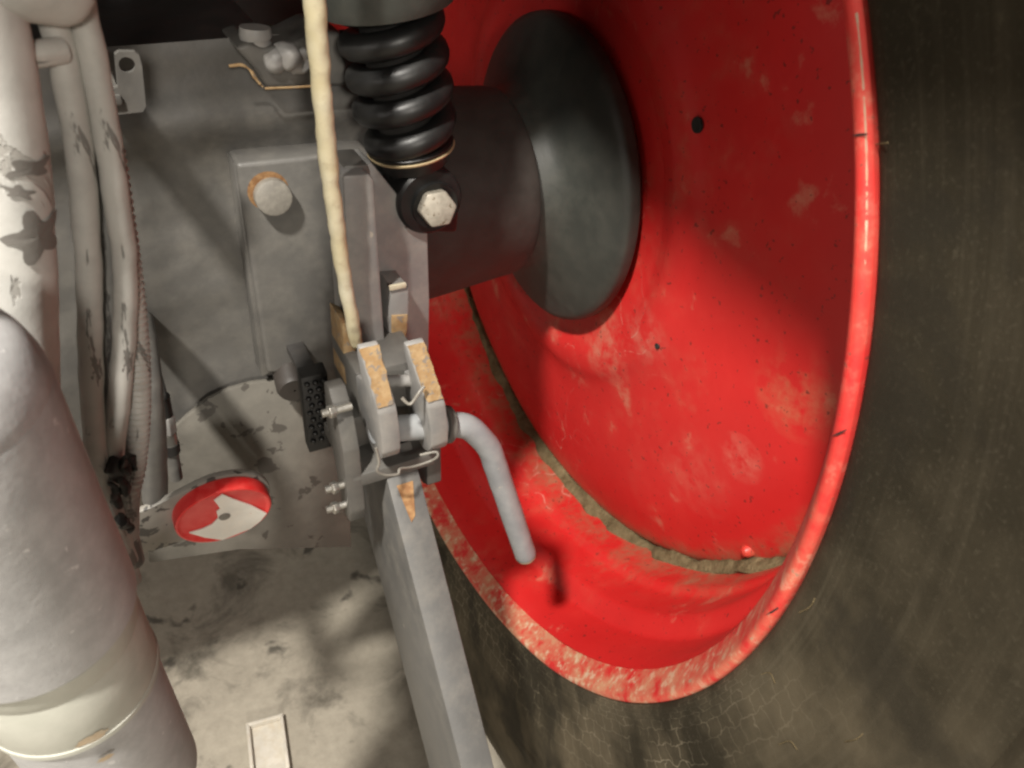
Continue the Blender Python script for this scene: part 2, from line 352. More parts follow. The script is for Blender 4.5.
mr = mesh('mud_crust', lathe_bm(mud, C, 'X', 900, wob=mudw, a0=math.radians(175), a1=math.radians(330)), MAT['mud'], wheel)
mr['label'] = 'dried brown mud caked along the seam of the red rim'
def disc_point(px, py):
    lo = .10
    p = at(px, py, X=C.x+.14)
    return p
def on_disc(px, py):
    X = C.x+.14
    for _ in range(6):
        p = at(px, py, X=X); r = math.hypot(p.y-C.y, p.z-C.z)
        for (h0, r0), (h1, r1) in zip(dsc, dsc[1:]):
            if r1 <= r <= r0: X = C.x+h0+(h1-h0)*(r0-r)/(r0-r1+1e-9)
    return at(px, py, X=X)
for px, py, rad in ((697, 125, .0062), (657, 346, .0028)):
    p = on_disc(px, py)
    mesh('dark_hole_disc', lathe_bm([(.001, rad*1.05), (-.0008, rad), (-.0011, rad*.8), (-.0006, rad*.6), (-.0006, 0.0001)], p, 'X', 20), MAT['dark'], wheel)  # near-black raised discs stand in for the shade inside the holes
p = on_disc(748, 548); mesh('weld_nub', lathe_bm([(.004, .0070), (-.002, .0062), (-.005, .0038), (-.006, .0001)], p+Vector((.000, 0, -.004)), 'X', 20), MAT['red'], wheel)

# thin rubber whiskers left on the sidewall by the mould
def on_tyre(px, py):
    X = C.x-.01
    for _ in range(6):
        p = at(px, py, X=X); r = math.hypot(p.y-C.y, p.z-C.z)
        for (h0, r0), (h1, r1) in zip(tp[:50], tp[1:50]):
            if r0 <= r <= r1: X = C.x+h0+(h1-h0)*(r-r0)/(r1-r0+1e-9)
    return at(px, py, X=X)
for w in (((762, 674), (772, 672), (778, 682)), ((738, 660), (745, 655), (756, 650)), ((780, 744), (792, 740), (800, 748)), ((846, 741), (858, 738), (866, 732)), ((800, 612), (812, 606), (818, 597)), ((868, 148), (878, 144), (892, 142))):
    P = [on_tyre(*q)+Vector((-.0008-.0008*i, 0, 0)) for i, q in enumerate(w)]
    mesh('whisker', tube_bm([Vector(q) for q in spline(P, 4)], .0003, 6), MAT['mud'], tyre)
# hairline cracks and a bare edge on the flange
for w in (((852, 136), (858, 135), (867, 134)), ((832, 436), (838, 434), (846, 430)), ((766, 615), (772, 612), (778, 608))):
    P = [at(x, y, X=C.x-.0040) for x, y in w]; mesh('flange_crack', tube_bm(P, [.0001, .0006, .0004], 6), MAT['dark'], wheel)
for a0, a1 in ((149, 152.5), (152.8, 157), (157.3, 158.4), (158.7, 161), (161.6, 162.5)):
    P = [C+Vector((-.0026, math.cos(math.radians(a0+(a1-a0)*k/24))*.4986, math.sin(math.radians(a0+(a1-a0)*k/24))*.4986)) for k in range(25)]
    mesh('bare_edge', tube_bm(P, [.0003+.0006*abs(noise.noise(p*150)) for p in P], 8), MAT['orange'], wheel)


# ------------------------------------------------------------------ axle
axle = thing('axle_housing', 'dark grey axle tube ending in a wide round hub against the red wheel disc', 'axle')
tr = smoothprof([(-.115, .100), (-.11, .104), (-.10, .1045), (-.09, .1035), (-.02, .098), (.03, .0935), (.052, .0915), (.058, .0890), (.060, .083)], 4)
mesh('axle_tube', lathe_bm(tr, C, 'X', 96), MAT['trumpet'], axle)
hb = [(.050, .07), (.0760, .084), (.0880, .100), (.1000, .130), (.1060, .146), (.1090, .1505), (.1115, .1527), (.1145, .1536), (.1205, .1536), (.1235, .152), (.1335, .140)]
hub = mesh('hub_flange', lathe_bm(smoothprof(hb, 3), C, 'X', 120), MAT['hub'], axle)
# lug that carries the spring
B0 = at(437, 208, Y=.500)
mesh('spring_lug', prism_bm([B0+Vector((x, .012, z)) for x, z in ((-.024, -.02), (.022, -.03), (.024, -.005), (.016, .018), (0, .026), (-.018, .018))], Vector((0, .09, -.01)), .003), MAT['black'], axle)

# ------------------------------------------------------------------ coil spring damper
spr = thing('coil_spring_damper', 'black coil spring over a damper bolted on the axle tube', 'spring')
b0 = at(411, 147, Y=.530); b1 = at(386, 0, Y=.530); ax = (b1-b0).normalized(); Ls = (b1-b0).length
e1 = ax.orthogonal().normalized(); e2 = ax.cross(e1)
ph0 = 1.15
pts = []
turns, pitch = 8.6, .0222
for k in range(int(turns*36)+1):
    a = 2*math.pi*k/36; tt = k/36
    z = pitch*tt if tt > .7 else pitch*tt*(.35+.65*tt/.7)
    pts.append(b0+ax*(.006+z)+(e1*math.cos(a+ph0)+e2*math.sin(a+ph0))*(.0275 if tt > .8 else .0235+.005*tt))
mesh('coil_spring', tube_bm(pts, .0091, 14), MAT['black'], spr)
mesh('damper_tube', lathe_bm([(-.004, .019), (.0, .021), (.16, .021), (.16, .019)], b0, ax, 32), MAT['blackmatte'], spr)
mesh('spring_seat', lathe_bm([(-.011, .001), (-.011, .026), (-.006, .027), (-.001, .0305), (.003, .0315), (.0045, .030), (.0045, .001)], b0, ax, 48), MAT['black'], spr)
mesh('seat_ring', lathe_bm([(-.0018, .0302), (-.0012, .0316), (.0000, .0320), (.0006, .0310)], b0, ax, 64), MAT['brass'], spr)
tc = b0+ax*(Ls*.985-.012)
ztop = 1.302
mesh('top_cup', lathe_bm([(.012, .001), (.012, .036), (.008, .040), (.0, .0425), (-.0005, .044), (.006, .046), (.03, .0465), (.06, .0465), ((ztop-tc.z)/ax.z, .0465)], tc+ax*.012, ax, 56), MAT['hub'], spr)
ye = B0+Vector((.0, .002, 0))
eye = lathe_bm([(0, .001), (0, .0235), (.002, .0255), (.030, .0255), (.032, .0235), (.032, .001)], B0+Vector((-.002, .006, .002)), 'Y', 40)
tube_bm([b0-ax*.004, b0-ax*.022, B0+Vector((0, .022, .008))], [.022, .020, .016], 24, bm=eye)
mesh('lower_eye', eye, MAT['black'], spr)
mesh('washer', lathe_bm([(.0, .012), (-.0015, .0175), (.004, .018)], B0+Vector((0, .004, 0)), 'Y', 32), MAT['black'], spr)
axb = Vector((-.12, -1, .25))
mesh('bolt_head', hex_bm(B0+Vector((0, .006, -.001)), axb, .0142, .014, bev=.002, turn=.3), MAT['zinc'], spr)

# ------------------------------------------------------------------ transmission housing
gear = thing('transmission_housing', 'grey painted tractor rear housing with bolted cover plate beside the hoses', 'housing')
def wall_bm():
    bm = bmesh.new(); nx, nz = 80, 60; x0, x1, zt = -.42, .215, .996; V = []
    for j in range(nz+1):
        row = []
        for i in range(nx+1):
            x = x0+(x1-x0)*i/nx; zb = .704+.006*math.exp(-((x-.05)/.05)**2)-max(0, .045-x)*.45*(1 if x > -.1 else 0)-(.065 if x <= -.1 else 0); s = j/nz
            z = zb+(zt-zb)*s
            y = .588-.012*math.exp(-((z-.945)/.02)**2)-.010*math.exp(-((z-.83)/.07)**2*1.0)*math.exp(-((x+.01)/.06)**2)
            y += .004*max(0, (z-.985)/.019)**2
            y += noise.noise(Vector((x*14, z*14, 3)))*.004+noise.noise(Vector((x*50, z*50, 7)))*.0009
            row.append(bm.verts.new((x, y, z)))
        V.append(row)
    for j in range(nz):
        for i in range(nx): bm.faces.new((V[j][i], V[j][i+1], V[j+1][i+1], V[j+1][i]))
    # sides, top and bottom running forward under the cab
    be = [e for e in bm.edges if e.is_boundary]
    r = bmesh.ops.extrude_edge_only(bm, edges=be); bmesh.ops.translate(bm, vec=(0, .02, -.006), verts=[g for g in r['geom'] if isinstance(g, bmesh.types.BMVert)])
    return bm
mesh('housing_wall', wall_bm(), MAT['grey'], gear, angle=50)
cp = [at(236, 164, Y=.560), at(345, 153, Y=.560), at(372, 153, Y=.560), at(385, 372, Y=.560), at(330, 382, Y=.560), at(300, 372, Y=.560), at(268, 374, Y=.560)]
plate = mesh('cover_plate', prism_bm(cp, Vector((0, .035, 0)), .0035, 3), MAT['grey'], gear)
mesh('inner_casing', box_bm((-.11, .885, .82), (.60, .50, .20), .01), MAT['grey_dark'], gear)
# raised rib framing the plate
mesh('rib', prism_bm([at(233, 162, Y=.566), at(243, 168, Y=.566), at(273, 372, Y=.566), at(262, 378, Y=.566)], Vector((0, .03, 0)), .002), MAT['grey'], gear)
c = at(271, 194, Y=.562)
mesh('bolt', hex_bm(c, (-.02, -1, .12), .0135, .012, n=16, bev=.0018), MAT['boltgrey'], gear)
mesh('bolt_washer', lathe_bm([(.0, .001), (.0, .0150), (-.003, .0155), (-.004, .0148), (-.004, .001)], c+Vector((-.002, .002, .0035)), 'Y', 28), MAT['rust'], gear)
c = at(290, 372, Y=.565); mesh('drain_boss', lathe_bm([(-.022, .001), (-.022, .0125), (-.018, .0145), (.02, .0145)], c, Vector((.1, 1, .2)), 24), MAT['trumpet'], gear)
sp_top = [(150, 445), (168, 432), (186, 416), (208, 399), (230, 389), (252, 383), (280, 379), (312, 377), (345, 376)]
pt_ = [at(x, y, Y=.572) for x, y in sp_top]; pb_ = [at(350, 545, Y=.545), at(240, 552, Y=.545), at(150, 568, Y=.545)]
nP = (pt_[-1]-pt_[0]).cross(pb_[0]-pt_[0]).normalized(); o_ = pt_[4]
flat = [q-nP*((q-o_).dot(nP)) for q in pt_+pb_]
mesh('apron_plate', prism_bm(flat, (nP if nP.y > 0 else -nP)*.006, .0012), MAT['spot'], gear)
# top bracket with its upright bolt
tb = [at(235, 48, Y=.565), at(250, 42, Y=.565), at(262, 48, Y=.565), at(290, 44, Y=.565), at(318, 30, Y=.565), at(345, 34, Y=.565), at(347, 86, Y=.565), at(268, 89, Y=.565), at(252, 66, Y=.565)]
tbk = mesh('top_bracket', prism_bm(tb, Vector((0, .05, 0)), .003, 3), MAT['grey'], gear)
mesh('bare_edge', tube_bm(spline([at(x, y, Y=.563) for x, y in ((229, 66), (242, 65), (250, 70), (256, 79), (263, 87))], 4), [.0008+.0010*abs(noise.noise(Vector((i*.4, 2, 1)))) for i in range(17)], 8, rough=.0008, freq=260), MAT['tan'], tbk)
mesh('bare_edge', tube_bm([at(265, 88.5, Y=.5635), at(300, 87, Y=.5635), at(318, 86, Y=.5635)], .0009, 8), MAT['tan'], tbk)
c = at(262, 52, Y=.575)
tbb = tube_bm([c, at(256, 38, Y=.575)], .0085, 20)
tube_bm([at(256, 38, Y=.575), at(255.5, 35, Y=.575), at(255, 27, Y=.575)], [.0105, .0108, .0100], 20, bm=tbb)
mesh('upright_bolt', tbb, MAT['grey_light'], tbk)
bl = bmesh.new()
for x, y, r in ((276, 60, .008), (288, 57, .010), (298, 64, .007), (304, 56, .006)):
    bmesh.ops.create_icosphere(bl, subdivisions=3, radius=r, matrix=Matrix.Translation(at(x, y, Y=.566)))
for w in bl.verts: w.co += Vector(noise.noise_vector(w.co*120))*.003
mesh('weld_blob', bl, MAT['grey_light'], tbk)
# hanging tab with hole
tabp = [(115, 55), (119, 52), (135, 52), (139, 55), (142, 66), (146, 106), (143, 112), (116, 115), (112, 112), (109, 90), (118, 87)]
P = [at(x, y, Y=.50) for x, y in tabp]
tab = thing('mounting_tab', 'small grey notched steel tab with one round hole above the hoses', 'bracket')
def plate_with_hole(P, hc, hr, vec):
    bm = bmesh.new(); e = []
    def loop(Q):
        v = [bm.verts.new(q) for q in Q]; return [bm.edges.new((v[i], v[(i+1) % len(v)])) for i in range(len(v))]
    e += loop(P); e += loop([hc+Vector((math.cos(a)*hr, 0, math.sin(a)*hr)) for a in [2*math.pi*k/20 for k in range(20)]])
    bmesh.ops.triangle_fill(bm, edges=e, use_beauty=True)
    r = bmesh.ops.extrude_face_region(bm, geom=bm.faces[:]); bmesh.ops.translate(bm, vec=vec, verts=[g for g in r['geom'] if isinstance(g, bmesh.types.BMVert)])
    return bm
mesh('tab_plate', plate_with_hole(P, at(127, 65, Y=.50), .0042, Vector((0, .005, 0))), MAT['grey'], tab, angle=20)
mesh('tab_stem', box_bm(at(112, 100, Y=.50)+Vector((-.006, .05, 0)), (.022, .105, .006), .001), MAT['grey'], tab)

# ------------------------------------------------------------------ hitch bracket
hb_ = thing('hitch_bracket', 'grey hitch bracket with rusty chipped jaws and a tall frame plate', 'hitch bracket')
YF = .512
fr = mesh('frame_plate', prism_bm([at(346, 168, Y=YF), at(372, 163, Y=YF), at(398, 195, Y=YF), at(428, 232, Y=YF), at(430, 300, Y=YF), at(428, 432, Y=YF), at(350, 440, Y=YF)], Vector((0, .03, 0)), .002), MAT['grey_light'], hb_)
YR = .478
mesh('rail', prism_bm([at(343, 176, Y=YR), at(369, 174, Y=YR), at(374, 180, Y=YR), at(385, 340, Y=YR), at(380, 352, Y=YR), at(352, 352, Y=YR)], Vector((0, .04, 0)), .002), MAT['grey_light'], hb_)
mesh('rail_cap', prism_bm([at(344, 166, Y=.49), at(368, 164, Y=.49), at(372, 176, Y=.49), at(345, 179, Y=.49)], Vector((0, .03, .0)), .002), MAT['grey'], hb_)
# jaws: profile in the Y-Z plane, thick along X
def jaw(xl, th, zc, shift):
    prof = [(.505, zc+.030), (.445, zc+.032), (.428, zc+.040), (.424, zc+.068), (.4185, zc+.0775), (.4135, zc+.0770)]              # top
    front = [(.4010, zc+.0340), (.3995, zc+.0300), (.3990, zc+.008)]        # nose of the slope, upright front
    rnd = [(.420-.0215*math.cos(a), zc-.0215*math.sin(a)) for a in [math.radians(v) for v in (15, 35, 55, 75, 95, 120, 150)]]
    poly = prof+front+rnd+[(.46, zc-.006), (.505, zc-.004)]
    sh = lambda z: -max(0, z-zc-.02)*shift
    j = mesh('jaw', prism_bm([Vector((xl+sh(z), y, z)) for y, z in poly], Vector((th, 0, 0)), .0016), MAT['grey_light'], hb_)
    # worn bare steel on the sloped edge
    a, b = Vector((0, .4130, zc+.0760)), Vector((0, .4010, zc+.0340)); d = (b-a); nrm = Vector((0, d.z, -d.y)).normalized()
    if nrm.y > 0: nrm = -nrm
    q = [a-d*.015+Vector((xl+.0010, 0, 0)), a-d*.015+Vector((xl+th-.0010, 0, 0)), a+d*.98+Vector((xl+th-.0012, 0, 0)), a+d*.98+Vector((xl+.0012, 0, 0))]
    q = [v+Vector((sh(v.z), 0, 0)) for v in q]
    bm = bmesh.new(); n = 14; V = []
    for i in range(n+1):
        l, r = q[0].lerp(q[3], i/n), q[1].lerp(q[2], i/n); row = []
        for k in range(5):
            p = l.lerp(r, k/4); ed = .0016*noise.noise(p*190) if k in (0, 4) else 0
            row.append(bm.verts.new(p+nrm*(.0010+noise.noise(p*200)*.0004)+Vector((ed, 0, 0))))
        V.append(row)
    for i in range(n):
        for k in range(4): bm.faces.new((V[i][k], V[i][k+1], V[i+1][k+1], V[i+1][k]))
    r = bmesh.ops.extrude_face_region(bm, geom=bm.faces[:]); bmesh.ops.translate(bm, vec=-nrm*.0016, verts=[g for g in r['geom'] if isinstance(g, bmesh.types.BMVert)])
    w = mesh('worn_edge', bm, MAT['tan'], j)
    return j
PINZ = .7665
jaw(.1265, .0138, .7715, .12)
jaw(.1630, .0138, .7650, .20)
# left upright plate seen nearly edge-on, with its foot
def yzplate(name, xl, th, poly, mat, bev=.0015, parent=hb_):
    return mesh(name, prism_bm([Vector((xl, y, z)) for y, z in poly], Vector((th, 0, 0)), bev), mat, parent)
pl = at(350, 520, Y=.42)
sp_ = yzplate('side_plate', .1035, .0125, [(.452, .80), (.440, .802), (.426, .785), (.418, .76), (.416, .70), (.419, .6875), (.432, .684), (.440, .70), (.446, .73), (.458, .76)], MAT['grey'], parent=hb_)
mesh('worn_edge', prism_bm([at(342, 322, Y=.472), at(359, 330, Y=.472), at(360, 370, Y=.472), at(357, 392, Y=.472), at(346, 385, Y=.472)], Vector((0, .03, 0)), .001), MAT['tan'], hb_)
mesh('side_web', box_bm((.121, .458, .752), (.022, .03, .03), .003), MAT['grey'], hb_)
yzplate('side_plate', .1695, .0125, [(.505, .76), (.44, .755), (.425, .73), (.424, .695), (.435, .688), (.45, .69), (.505, .72)], MAT['grey'], parent=hb_)
mesh('cross_plate', box_bm((.1405, .452, .7285), (.066, .07, .012), .0015), MAT['grey'], hb_)
mesh('jaw_web', box_bm((.150, .474, .775), (.05, .06, .06), .002), MAT['grey'], hb_)
tb_ = prism_bm([at(392, 288, Y=.485), at(409, 287, Y=.485), at(408, 330, Y=.485), at(404, 356, Y=.485), at(391, 352, Y=.485), at(387, 320, Y=.485)], Vector((0, .03, 0)), .001)
tg = mesh('guide_tab', tb_, MAT['grey_light'], hb_)
mesh('worn_edge', prism_bm([at(392, 316, Y=.4835), at(408, 315, Y=.4835), at(407, 332, Y=.4835), at(403, 356, Y=.4835), at(392, 351, Y=.4835)], Vector((0, .003, 0)), .0006), MAT['tan'], tg)
mesh('worn_edge', box_bm(at(398, 287, Y=.4838)+Vector((0, .001, .0)), (.013, .003, .004), .0006), MAT['cream'], tg)
mesh('cross_rod', tube_bm([Vector((.128, .432, .806)), Vector((.176, .432, .793))], .0045, 16), MAT['grey_light'], hb_)
for px, py in ((332, 488), (333, 508), (329, 412)):
    c = at(px, py, Y=.425)
    bb = hex_bm(c+Vector((.004, 0, 0)), (-1, -.2, .1), .0048, .005, bev=.0008); tube_bm([c+Vector((.016, 0, 0)), c+Vector((-.005, 0, 0))], .0028, 12, bm=bb)
    mesh('bracket_bolt', bb, MAT['steel'], hb_)

# ------------------------------------------------------------------ bent hitch pin, clip
h0 = Vector((.1275, .420, .7715)); h1 = at(452, 424, Y=.42); tip = at(525, 553, Y=.405)
h2 = at(470, 428, Y=.418); h3 = at(488, 447, Y=.415); h4 = at(497, 470, Y=.413)
path = [h0, h0.lerp(h1, .5), h1]+[Vector(p) for p in spline([h1, h2, h3, h4, h4.lerp(tip, .5), tip], 7)][1:]
pin = thing('hitch_pin', 'bent grey steel hitch pin with its handle hanging in front of the red rim', 'pin')
mesh('pin_bar', tube_bm(path, .0098, 24, dome=True, rough=.0004, freq=90), MAT['pin'], pin)
mesh('collar', lathe_bm([(-.003, .008), (-.003, .0135), (-.002, .0145), (.002, .0145), (.003, .0135), (.003, .008)], h0.lerp(h1, .925), h1-h0, 32), MAT['grey'], pin)
mesh('worn_tip', lathe_bm([(.0015, .0099), (.0045, .0092), (.0078, .0069), (.0094, .0040), (.0102, .0003)], tip, tip-path[-3], 20), MAT['cream'], pin)
clip = [at(376, 448, Y=.395), at(379, 462, Y=.393), at(377, 471, Y=.392), at(386, 475, Y=.391), at(398, 474, Y=.391), at(400, 469, Y=.394), at(412, 467, Y=.398), at(428, 462, Y=.398), at(437, 457, Y=.396), at(436, 452, Y=.398), at(420, 455, Y=.402)]
tag(mesh('retaining_clip', tube_bm([Vector(p) for p in spline(clip, 6)], .0010, 12), MAT['boltgrey']), 'thin wire retaining clip looped under the hitch jaws', 'clip')
ch = [at(402, 398, Y=.40), at(410, 404, Y=.397), at(418, 394, Y=.398), at(424, 386, Y=.40)]
tag(mesh('wire_tie', tube_bm([Vector(p) for p in spline(ch, 5)], .0011, 10, rough=.0006, freq=200), MAT['boltgrey']), 'short pale wire twisted between the two hitch jaws', 'wire')

# ------------------------------------------------------------------ lower link bar
A0 = at(389, 488, X=.1345); A1 = at(461, 768, X=.1345); dA = (A1-A0).normalized(); wA = Vector((0, dA.z, -dA.y))
if wA.y < 0: wA = -wA
link = thing('lower_link', 'long flat grey steel link bar hanging down from the hitch bracket', 'link bar')
e0, e1_ = A0-dA*.03, A0+dA*.62
lb = prism_bm([e0, e0+Vector((.0255, 0, 0)), e0+Vector((.0255, 0, 0))+wA*.125, e0+wA*.125], dA*.65, .0012)
mesh('bar', lb, MAT['link'], link)
mesh('rust_patch', prism_bm([A0+Vector((.006, 0, 0))-wA*.0008+dA*.0, A0+Vector((.019, 0, 0))-wA*.0008, A0+Vector((.014, 0, 0))-wA*.0008+dA*.026, A0+Vector((.010, 0, 0))-wA*.0008+dA*.030], wA*.0015, 0), MAT['rust'], link)
endc = e1_+Vector((.014, 0, 0))+wA*.049
mesh('ball_end', lathe_bm([(-.022, .025), (-.022, .055), (-.018, .060), (.018, .060), (.022, .055), (.022, .025)], endc+dA*.02, 'X', 40), MAT['grey'], link)

# ------------------------------------------------------------------ studded strip
st = thing('studded_strip', 'black studded strip hanging behind the grey side plate', 'strip')
s0, s1 = at(313, 376, Y=.505), at(321, 450, Y=.492)
def sp2(u, v): return s0.lerp(s1, v)+Vector((u*.021, 0, 0))
mesh('strip_back', prism_bm([sp2(-.45, 0), sp2(.55, 0), sp2(.55, 1), sp2(-.45, 1)], Vector((0, .012, .003)), .001), MAT['blackmatte'], st)
sd = bmesh.new(); bmesh.ops.create_icosphere(sd, subdivisions=2, radius=.0024)
sm_ = None
for i in range(9):
    for k in range(3):
        if sm_ is None: o = mesh('stud', sd, MAT['black'], st); sm_ = o
        else: o = sm_.copy(); COL.objects.link(o)
        o.location = sp2(-.27+.32*k+(.1 if i % 2 else 0), .08+.095*i)+Vector((0, -.001, 0))
tie_ = box_bm((s0+Vector((.0, .045, -.008))), (.014, .09, .008), .001); mesh('hanger', tie_, MAT['grey_dark'], st)

# ------------------------------------------------------------------ reflector
rf = thing('rear_reflector', 'round red and white rear reflector on a chipped grey arm', 'reflector')
rc = at(223, 511, Y=.452); nR = Vector((.0, -math.cos(math.radians(15)), -math.sin(math.radians(15)))); ex = Vector((1, 0, .04)).normalized(); ez = ex.cross(nR); ez = ez if ez.z > 0 else -ez
Rr = .0345
lens = mesh('lens', lathe_bm([(-.006, .001), (-.006, Rr*.985), (-.004, Rr), (.003, Rr), (.0046, Rr*.985), (.0050, Rr*.95), (.0040, Rr*.90), (.0034, Rr*.86), (.0034, .0005)], rc, nR, 72), MAT['lens'], rf)
wp = [(375, 525), (420, 545), (480, 566), (536, 590), (515, 620), (480, 648), (425, 668), (372, 690), (310, 683), (252, 666), (300, 652), (335, 636), (358, 612), (352, 588), (366, 578), (356, 562), (343, 547)]
Q = []
for x, y in wp:
    px, py = 120+x/3.66, 350+y/3.66; d = fw+rr*((px-512)/FPX)+uu*((384-py)/FPX); pc = rc+nR*.0036
    t = (pc-CAMP).dot(nR)/d.dot(nR); q = CAMP+d*t; v = q-pc
    if v.length > Rr*.93: q = pc+v.normalized()*Rr*.93+nR*.0012
    Q.append(q)
mesh('white_patch', prism_bm(Q, nR*.0010, 0), MAT['white'], lens, smooth=False)
mesh('rivet', lathe_bm([(.003, .0045), (.0056, .0040), (.0064, .0025), (.0062, .0002)], rc, nR, 20), MAT['boltgrey'], lens)
armc = rc-nR*.0062
ap = [armc+ex*(Rr*1.06*math.cos(a))+ez*(Rr*1.06*math.sin(a)) for a in [math.radians(v) for v in range(-80, 101, 12)]]
ap += [armc-ex*.045+ez*.0235, armc-ex*.10+ez*.018, armc-ex*.14+ez*.016, armc-ex*.14-ez*.030, armc-ex*.07-ez*.034, armc-ex*.045-ez*.036]
MAT['arm'] = paint('chipped_grey_paint', (.24, .225, .20), (.3, .275, .23), .5, .5, (.05, .045, .04), rough=.55)
mesh('arm_plate', prism_bm(ap, -nR*.005, .001), MAT['arm'], rf)
mesh('arm_stay', box_bm(armc-ex*.125+Vector((0, .075, .02)), (.02, .15, .05), .002), MAT['grey'], rf)

# ------------------------------------------------------------------ hydraulic cylinder (foreground left)
cyl = thing('hydraulic_cylinder', 'thick pale grey hydraulic cylinder with a greenish collar', 'cylinder')
ca = at(33, 611, Y=.315); cb = at(-90, 404, Y=.300); ca2 = (ca-cb).normalized(); Lc = (ca-cb).length
Rc = .0475
Lc -= .0
mesh('end_cap', lathe_bm(spline([(-.032, .001), (-.031, Rc*.35), (-.027, Rc*.68), (-.019, Rc*.88), (-.006, Rc*.98), (.002, Rc*.985)], 4), cb, ca2, 64), MAT['silver'], cyl)
prof = [(0, Rc*.985), (.002, Rc*.998), (.04, Rc), (Lc-.006, Rc*1.0), (Lc-.001, Rc*.995), (Lc, Rc*.975), (Lc, Rc*.7)]
mesh('barrel', lathe_bm(prof, cb, ca2, 96, wob=lambda q, a, j: Vector(noise.noise_vector(q*25))*.0003), MAT['silver'], cyl)
R2 = Rc*.93
col_ = mesh('collar', lathe_bm([(Lc-.004, R2*.95), (Lc+.0025, R2*.95), (Lc+.004, R2), (Lc+.016, R2), (Lc+.0175, R2*.985), (Lc+.0195, R2*.985), (Lc+.021, R2), (Lc+.062, R2), (Lc+.0655, R2*.98), (Lc+.067, R2*.95), (Lc+.068, R2*.7)], cb, ca2, 96), MAT['green'], cyl)
mesh('collar_lip', lathe_bm([(Lc+.0625, R2*.98), (Lc+.0635, R2*1.012), (Lc+.067, R2*1.014), (Lc+.0685, R2*.98)], cb, ca2, 96), MAT['green'], cyl)
mesh('lower_tube', lathe_bm([(Lc+.05, R2*.955), (Lc+.11, R2*.96), (Lc+.20, R2*.96), (Lc+.21, R2*.9), (Lc+.21, .001)], cb, ca2, 96), MAT['silver'], cyl)
mesh('mount_eye', box_bm(cb+ca2*(Lc+.235), (.035, .05, .07), .006), MAT['grey'], cyl)
mesh('mount_rod', tube_bm([cb-ca2*.03, Vector((cb.x-.01, cb.y-.02, 1.46))], .016, 20), MAT['grey'], cyl)
# worn orange patch on the collar
def cyl_patch(name, px, py, w, h, mat, base, axis, rad, parent, ang=0, shape=None, seed=0, off=.0004):
    d = fw+rr*((px-512)/FPX)+uu*((384-py)/FPX); d.normalize(); A = axis.normalized(); o = CAMP-base
    dp, op = d-A*d.dot(A), o-A*o.dot(A); a, b, c_ = dp.dot(dp), dp.dot(op), op.dot(op)-rad*rad
    disc_ = b*b-a*c_
    if disc_ < 0: return None
    p = CAMP+d*((-b-math.sqrt(disc_))/a); h0 = (p-base).dot(A); rv = (p-base-A*h0).normalized(); tv = A.cross(rv)
    bm = bmesh.new(); n = 40; rings = []
    for s in (0.0001, .35, .7, 1):
        ring = []
        for k in range(n):
            t = 2*math.pi*k/n; m_ = 1+.35*noise.noise(Vector((math.cos(t)*1.7, math.sin(t)*1.7, seed)))+.25*noise.noise(Vector((math.cos(t)*5, math.sin(t)*5, seed+9)))
            if shape: m_ = shape(t)
            u, v = s*m_*w*math.cos(t), s*m_*h*math.sin(t); u, v = u*math.cos(ang)-v*math.sin(ang), u*math.sin(ang)+v*math.cos(ang)
            th = u/rad; ring.append(bm.verts.new(base+A*(h0+v)+(rv*math.cos(th)+tv*math.sin(th))*(rad+off)))
        rings.append(ring)
    for r0, r1 in zip(rings, rings[1:]):
        for k in range(n): bm.faces.new((r0[k], r0[(k+1) % n], r1[(k+1) % n], r1[k]))
    return mesh(name, bm, mat, parent)
cyl_patch('worn_spot', 92, 738, .0075, .0035, MAT['orange'], cb, ca2, R2, col_, seed=2)
cyl_patch('worn_spot', 106, 757, .004, .0025, MAT['orange'], cb, ca2, R2*1.014, col_, seed=4, off=.0006)

# ------------------------------------------------------------------ peeling pipe and hoses
def pix_path(pp, n=8): return [Vector(p) for p in spline([at(x, y, Y=Y) for x, y, Y in pp], n)]
pa = thing('peeling_pipe', 'thick pale pipe with dark star shaped chips in its peeling paint', 'pipe')
pp = pix_path([(-48, -160, .385), (-30, -50, .385), (-6, 60, .385), (11, 160, .385), (18, 240, .385), (23, 320, .385), (28, 420, .385), (36, 520, .385)])
PR = .0150
mesh('pipe_wall', tube_bm(pp, PR, 40, rough=.0006, freq=50), MAT['pipe'], pa)
def star(seed, k, amp): return lambda t: .62+amp*abs(math.cos(k*t/2+seed))**3+.12*noise.noise(Vector((math.cos(t)*4, math.sin(t)*4, seed)))
def near(pts, px, py):
    best = None
    for i in range(len(pts)-1):
        v = pts[i]-CAMP; z = v.dot(fw); x, y = 512+FPX*v.dot(rr)/z, 384-FPX*v.dot(uu)/z; d = abs(y-py)
        if best is None or d < best[0]: best = (d, i)
    return best[1]
for px, py, w, h, ang, sd_, k in ((38, 237, .013, .0115, .5, 1.2, 5), (31, 168, .010, .0042, .1, 2.1, 4), (19, 192, .006, .0030, -.3, .4, 5)):
    i = near(pp, px, py); cyl_patch('paint_chip', px, py, w, h, MAT['chip'], pp[i], (pp[i+1]-pp[i-1]), PR+.0003, pa, ang, star(sd_, k, .55), off=.0006)
def hose(name, label, pix, rad, mat, rough=.0007, cat='hose', group=None, n=20):
    P = pix_path(pix); return tag(mesh(name, tube_bm(P, rad, n, rough=rough, freq=80), mat), label, cat, group)
hose('painted_hose', 'grey painted hose running down next to the peeling pipe', [(15, -160, .40), (40, -40, .40), (56, 30, .40), (66, 70, .40), (78, 140, .40), (86, 220, .40), (90, 300, .40), (91, 370, .40), (95, 440, .40), (108, 492, .405), (128, 560, .42)], .0062, MAT['hose'])
